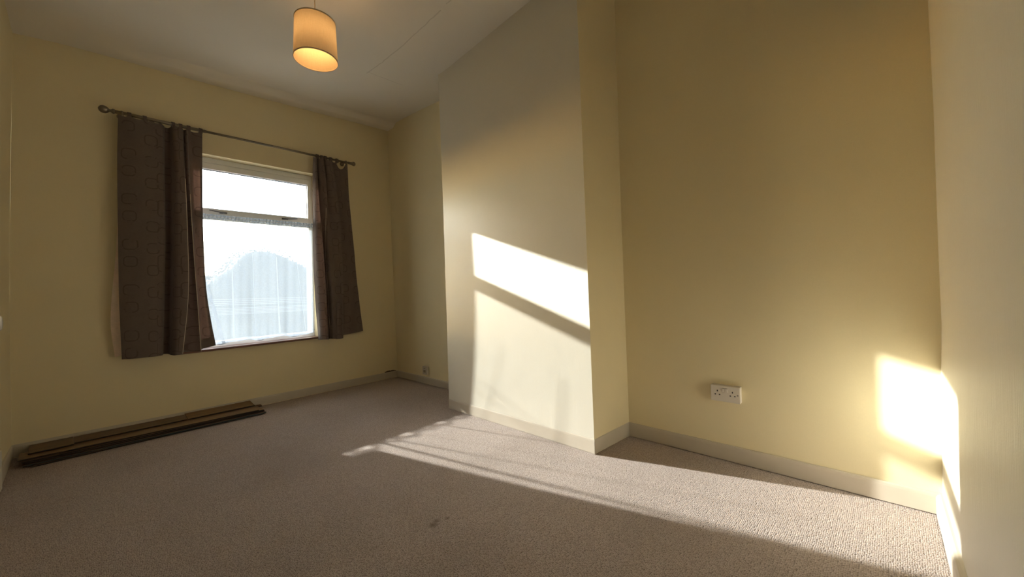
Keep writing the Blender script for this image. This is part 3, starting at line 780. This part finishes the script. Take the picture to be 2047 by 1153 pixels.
# ------------------------------------------------------------------ spare floorboards along the wall
def plank(label, y0, y1, n0, z0, n1, z1, mat, t=.008, yaw=0., foam=False, notch=0.):
    """from rear edge (n0, z0) to front edge (n1, z1); top surface slopes between them"""
    root = empty('laminate_plank'); on_wall(root)
    tag(root, label, 'plank', 'spare laminate planks by the window wall')
    d = Vector((n1-n0, z1-z0)).normalized(); q = Vector((-d.y, d.x))*t
    def body(za, zb, name, m, inset=0.):
        b = MB(); K = 6; rows = []
        for i in range(K+1):
            y = y0+(y1-y0)*i/K; sx = math.tan(yaw)*(y-y0)
            pts = [(n0+sx, z0), (n1+sx, z1)]
            a0 = (pts[0][0]+q.x*za+d.x*inset, pts[0][1]+q.y*za+d.y*inset); a1 = (pts[1][0]+q.x*za-d.x*inset, pts[1][1]+q.y*za-d.y*inset)
            b0 = (pts[0][0]+q.x*zb+d.x*inset, pts[0][1]+q.y*zb+d.y*inset); b1 = (pts[1][0]+q.x*zb-d.x*inset, pts[1][1]+q.y*zb-d.y*inset)
            rows.append([(a0[0], y, a0[1]), (a1[0], y, a1[1]), (b1[0], y, b1[1]), (b0[0], y, b0[1]), (a0[0], y, a0[1])])
        b.grid(rows); b.f.append((0, 1, 2, 3)); b.f.append(tuple(K*5+k for k in (3, 2, 1, 0)))
        return b.build(name, m, root)
    body(-.14, 0, 'wood_face', mat)
    body(-1, -.15, 'core', M_foam if foam else M_core, .0015)
    # the tongue along the front edge
    b = MB()
    for y in (y0,):
        sx0, sx1 = 0, math.tan(yaw)*(y1-y0)
        c0 = Vector((n1, z1))-q*.45
        b.add([(c0.x+sx0, y0, c0.y-.001), (c0.x+sx0+.006, y0, c0.y-.001), (c0.x+sx0+.006, y0, c0.y+.001), (c0.x+sx0, y0, c0.y+.001),
               (c0.x+sx1, y1, c0.y-.001), (c0.x+sx1+.006, y1, c0.y-.001), (c0.x+sx1+.006, y1, c0.y+.001), (c0.x+sx1, y1, c0.y+.001)],
              [(0,1,2,3),(7,6,5,4),(0,4,5,1),(1,5,6,2),(2,6,7,3),(3,7,4,0)])
    b.build('tongue', M_core, root)
    return root
# five lie flat, fanned towards the room
plank('spare oak laminate plank lying on the carpet, bottom of the flat stack', .085, 1.340, .135, .0085, .330, .0085, M_lam, yaw=-.035)
plank('spare oak laminate plank with teal backing, second from carpet in flat stack', .050, 1.335, .120, .0180, .312, .0180, M_lam, yaw=.010, foam=True)
plank('spare oak laminate plank, third from carpet in flat stack', .060, 1.330, .112, .0270, .300, .0270, M_lam_dark, yaw=-.004)
plank('spare oak laminate plank, fourth from carpet in flat stack', .045, 1.325, .106, .0360, .292, .0360, M_lam, yaw=.008)
plank('spare oak laminate plank, topmost of the flat stack and seen along its length', .030, 1.285, .100, .0450, .268, .0450, M_lam, yaw=.034)
# offcuts propped between the stack and the skirting
plank('short dark laminate offcut propped on skirting at left end of planks', .066, .255, .020, .066, .185, .0540, M_lam_dark)
plank('long dark laminate offcut propped on skirting in the middle of the planks', .258, .845, .020, .064, .150, .0540, M_lam_dark)
plank('brown laminate offcut propped on skirting at right end of planks', .848, 1.300, .018, .072, .150, .0540, M_lam)
root = plank('narrow broken laminate strip poking out past right end of planks', 1.20, 1.372, .030, .028, .066, .022, M_lam_dark, yaw=.16)

# ------------------------------------------------------------------ door on the near wall (edge of frame)
door = empty('door_1', (0, 0, 0)); tag(door, kind='structure')
nz0 = lambda x: .004*(x/.6)-.010
m = MB(); m.box((.735, -.06, 0.004), (1.50, .004, 2.02)); m.build('door_leaf', M_door, door, bevel=.003)
m = MB()
m.box((.655, -.02, .004), (.725, .006, 2.10)); m.box((1.51, -.02, .004), (1.58, .010, 2.10)); m.box((.655, -.02, 2.03), (1.58, .010, 2.10))
m.build('architrave', M_door, door, bevel=.004)
m = MB(); m.box((.652, -.02, .004), (.728, .014, .21)); m.build('plinth_block', M_door, door, bevel=.004)
M_knob_white = simple('white_china', (.85, .82, .76), .15); M_knob_red = simple('crimson_glaze', (.20, .015, .04), .2)
k = MB(); prof = [(.004, .026), (.008, .026), (.010, .012), (.030, .011), (.040, .024), (.050, .031), (.053, .031)]
k.tube([(1.075, y, .90) for y, r in prof], [r for y, r in prof], 20); kn = k.build('door_knob', M_knob_red, door, smooth=True)
k = MB(); prof = [(.052, .031), (.053, .034), (.057, .0345), (.061, .031), (.063, .020), (.0635, .004)]
k.tube([(1.075, y, .90) for y, r in prof], [r for y, r in prof], 20); k.build('knob_face', M_knob_white, kn, smooth=True)

# ------------------------------------------------------------------ outside: ground and a tree beyond the window
M_ground = simple('winter_lawn', (.09, .10, .07), .9, 0, .4, 3)
m = MB(); m.box((-90, -60, -3.3), (-.32, 60, -3.0)); g = m.build('ground', M_ground); tag(g, kind='structure')
M_bark = simple('bark', (.10, .08, .06), .9, 0, .3, 20, .01)
M_leaf = simple('dull_green_leaf', (.035, .045, .028), .7, 0, .4, 2)
TX, TY = -14.0, 5.05
tree = empty('tree', (TX, TY, -3.0)); tag(tree, 'round bushy tree outside, seen hazily through the net curtain', 'tree')
m = MB(); m.tube([(0, 0, -.05), (.03, .02, 1.0), (0, .05, 2.2), (.05, 0, 3.4), (0, 0, 4.6)], [.24, .19, .16, .11, .05], 10)
for k in range(9):
    a = k*2.4; z = 1.7+.28*k
    m.tube([(0, 0, z), (.7*math.cos(a), .7*math.sin(a), z+.6), (1.4*math.cos(a), 1.4*math.sin(a), z+.95)], [.07, .045, .02], 6)
m.build('trunk', M_bark, tree, smooth=True)
rng = random.Random(11); m = MB()
def crown(d, r):
    bump = 1+.06*math.sin(5*d.x+2)*math.sin(4*d.y+1)+.05*math.sin(9*d.z+3*d.y)
    return Vector((d.x*2.35*bump*r, d.y*2.4*bump*r, 3.35+d.z*2.5*bump*r))
m.grid([[crown(Vector((math.sin(a)*math.cos(b), math.sin(a)*math.sin(b), math.cos(a))), .965) for b in np.linspace(0, 2*PI, 49)] for a in np.linspace(.01, PI-.3, 28)])
for k in range(15000):
    d = Vector((rng.gauss(0, 1), rng.gauss(0, 1), rng.gauss(0, 1))).normalized()
    c = crown(d, .95+.10*rng.random()**1.6)
    if c.z < .9: continue
    n = Vector((rng.gauss(0, 1), rng.gauss(0, 1), rng.gauss(0, 1))).normalized(); u = n.orthogonal().normalized(); v = n.cross(u); q = rng.uniform(.03, .06)
    m.add([c-u*q, c+v*q*.55, c+u*q, c-v*q*.55], [(0, 1, 2, 3)])
lf = m.build('foliage', M_leaf, tree, merge=False); lf['kind'] = 'stuff'
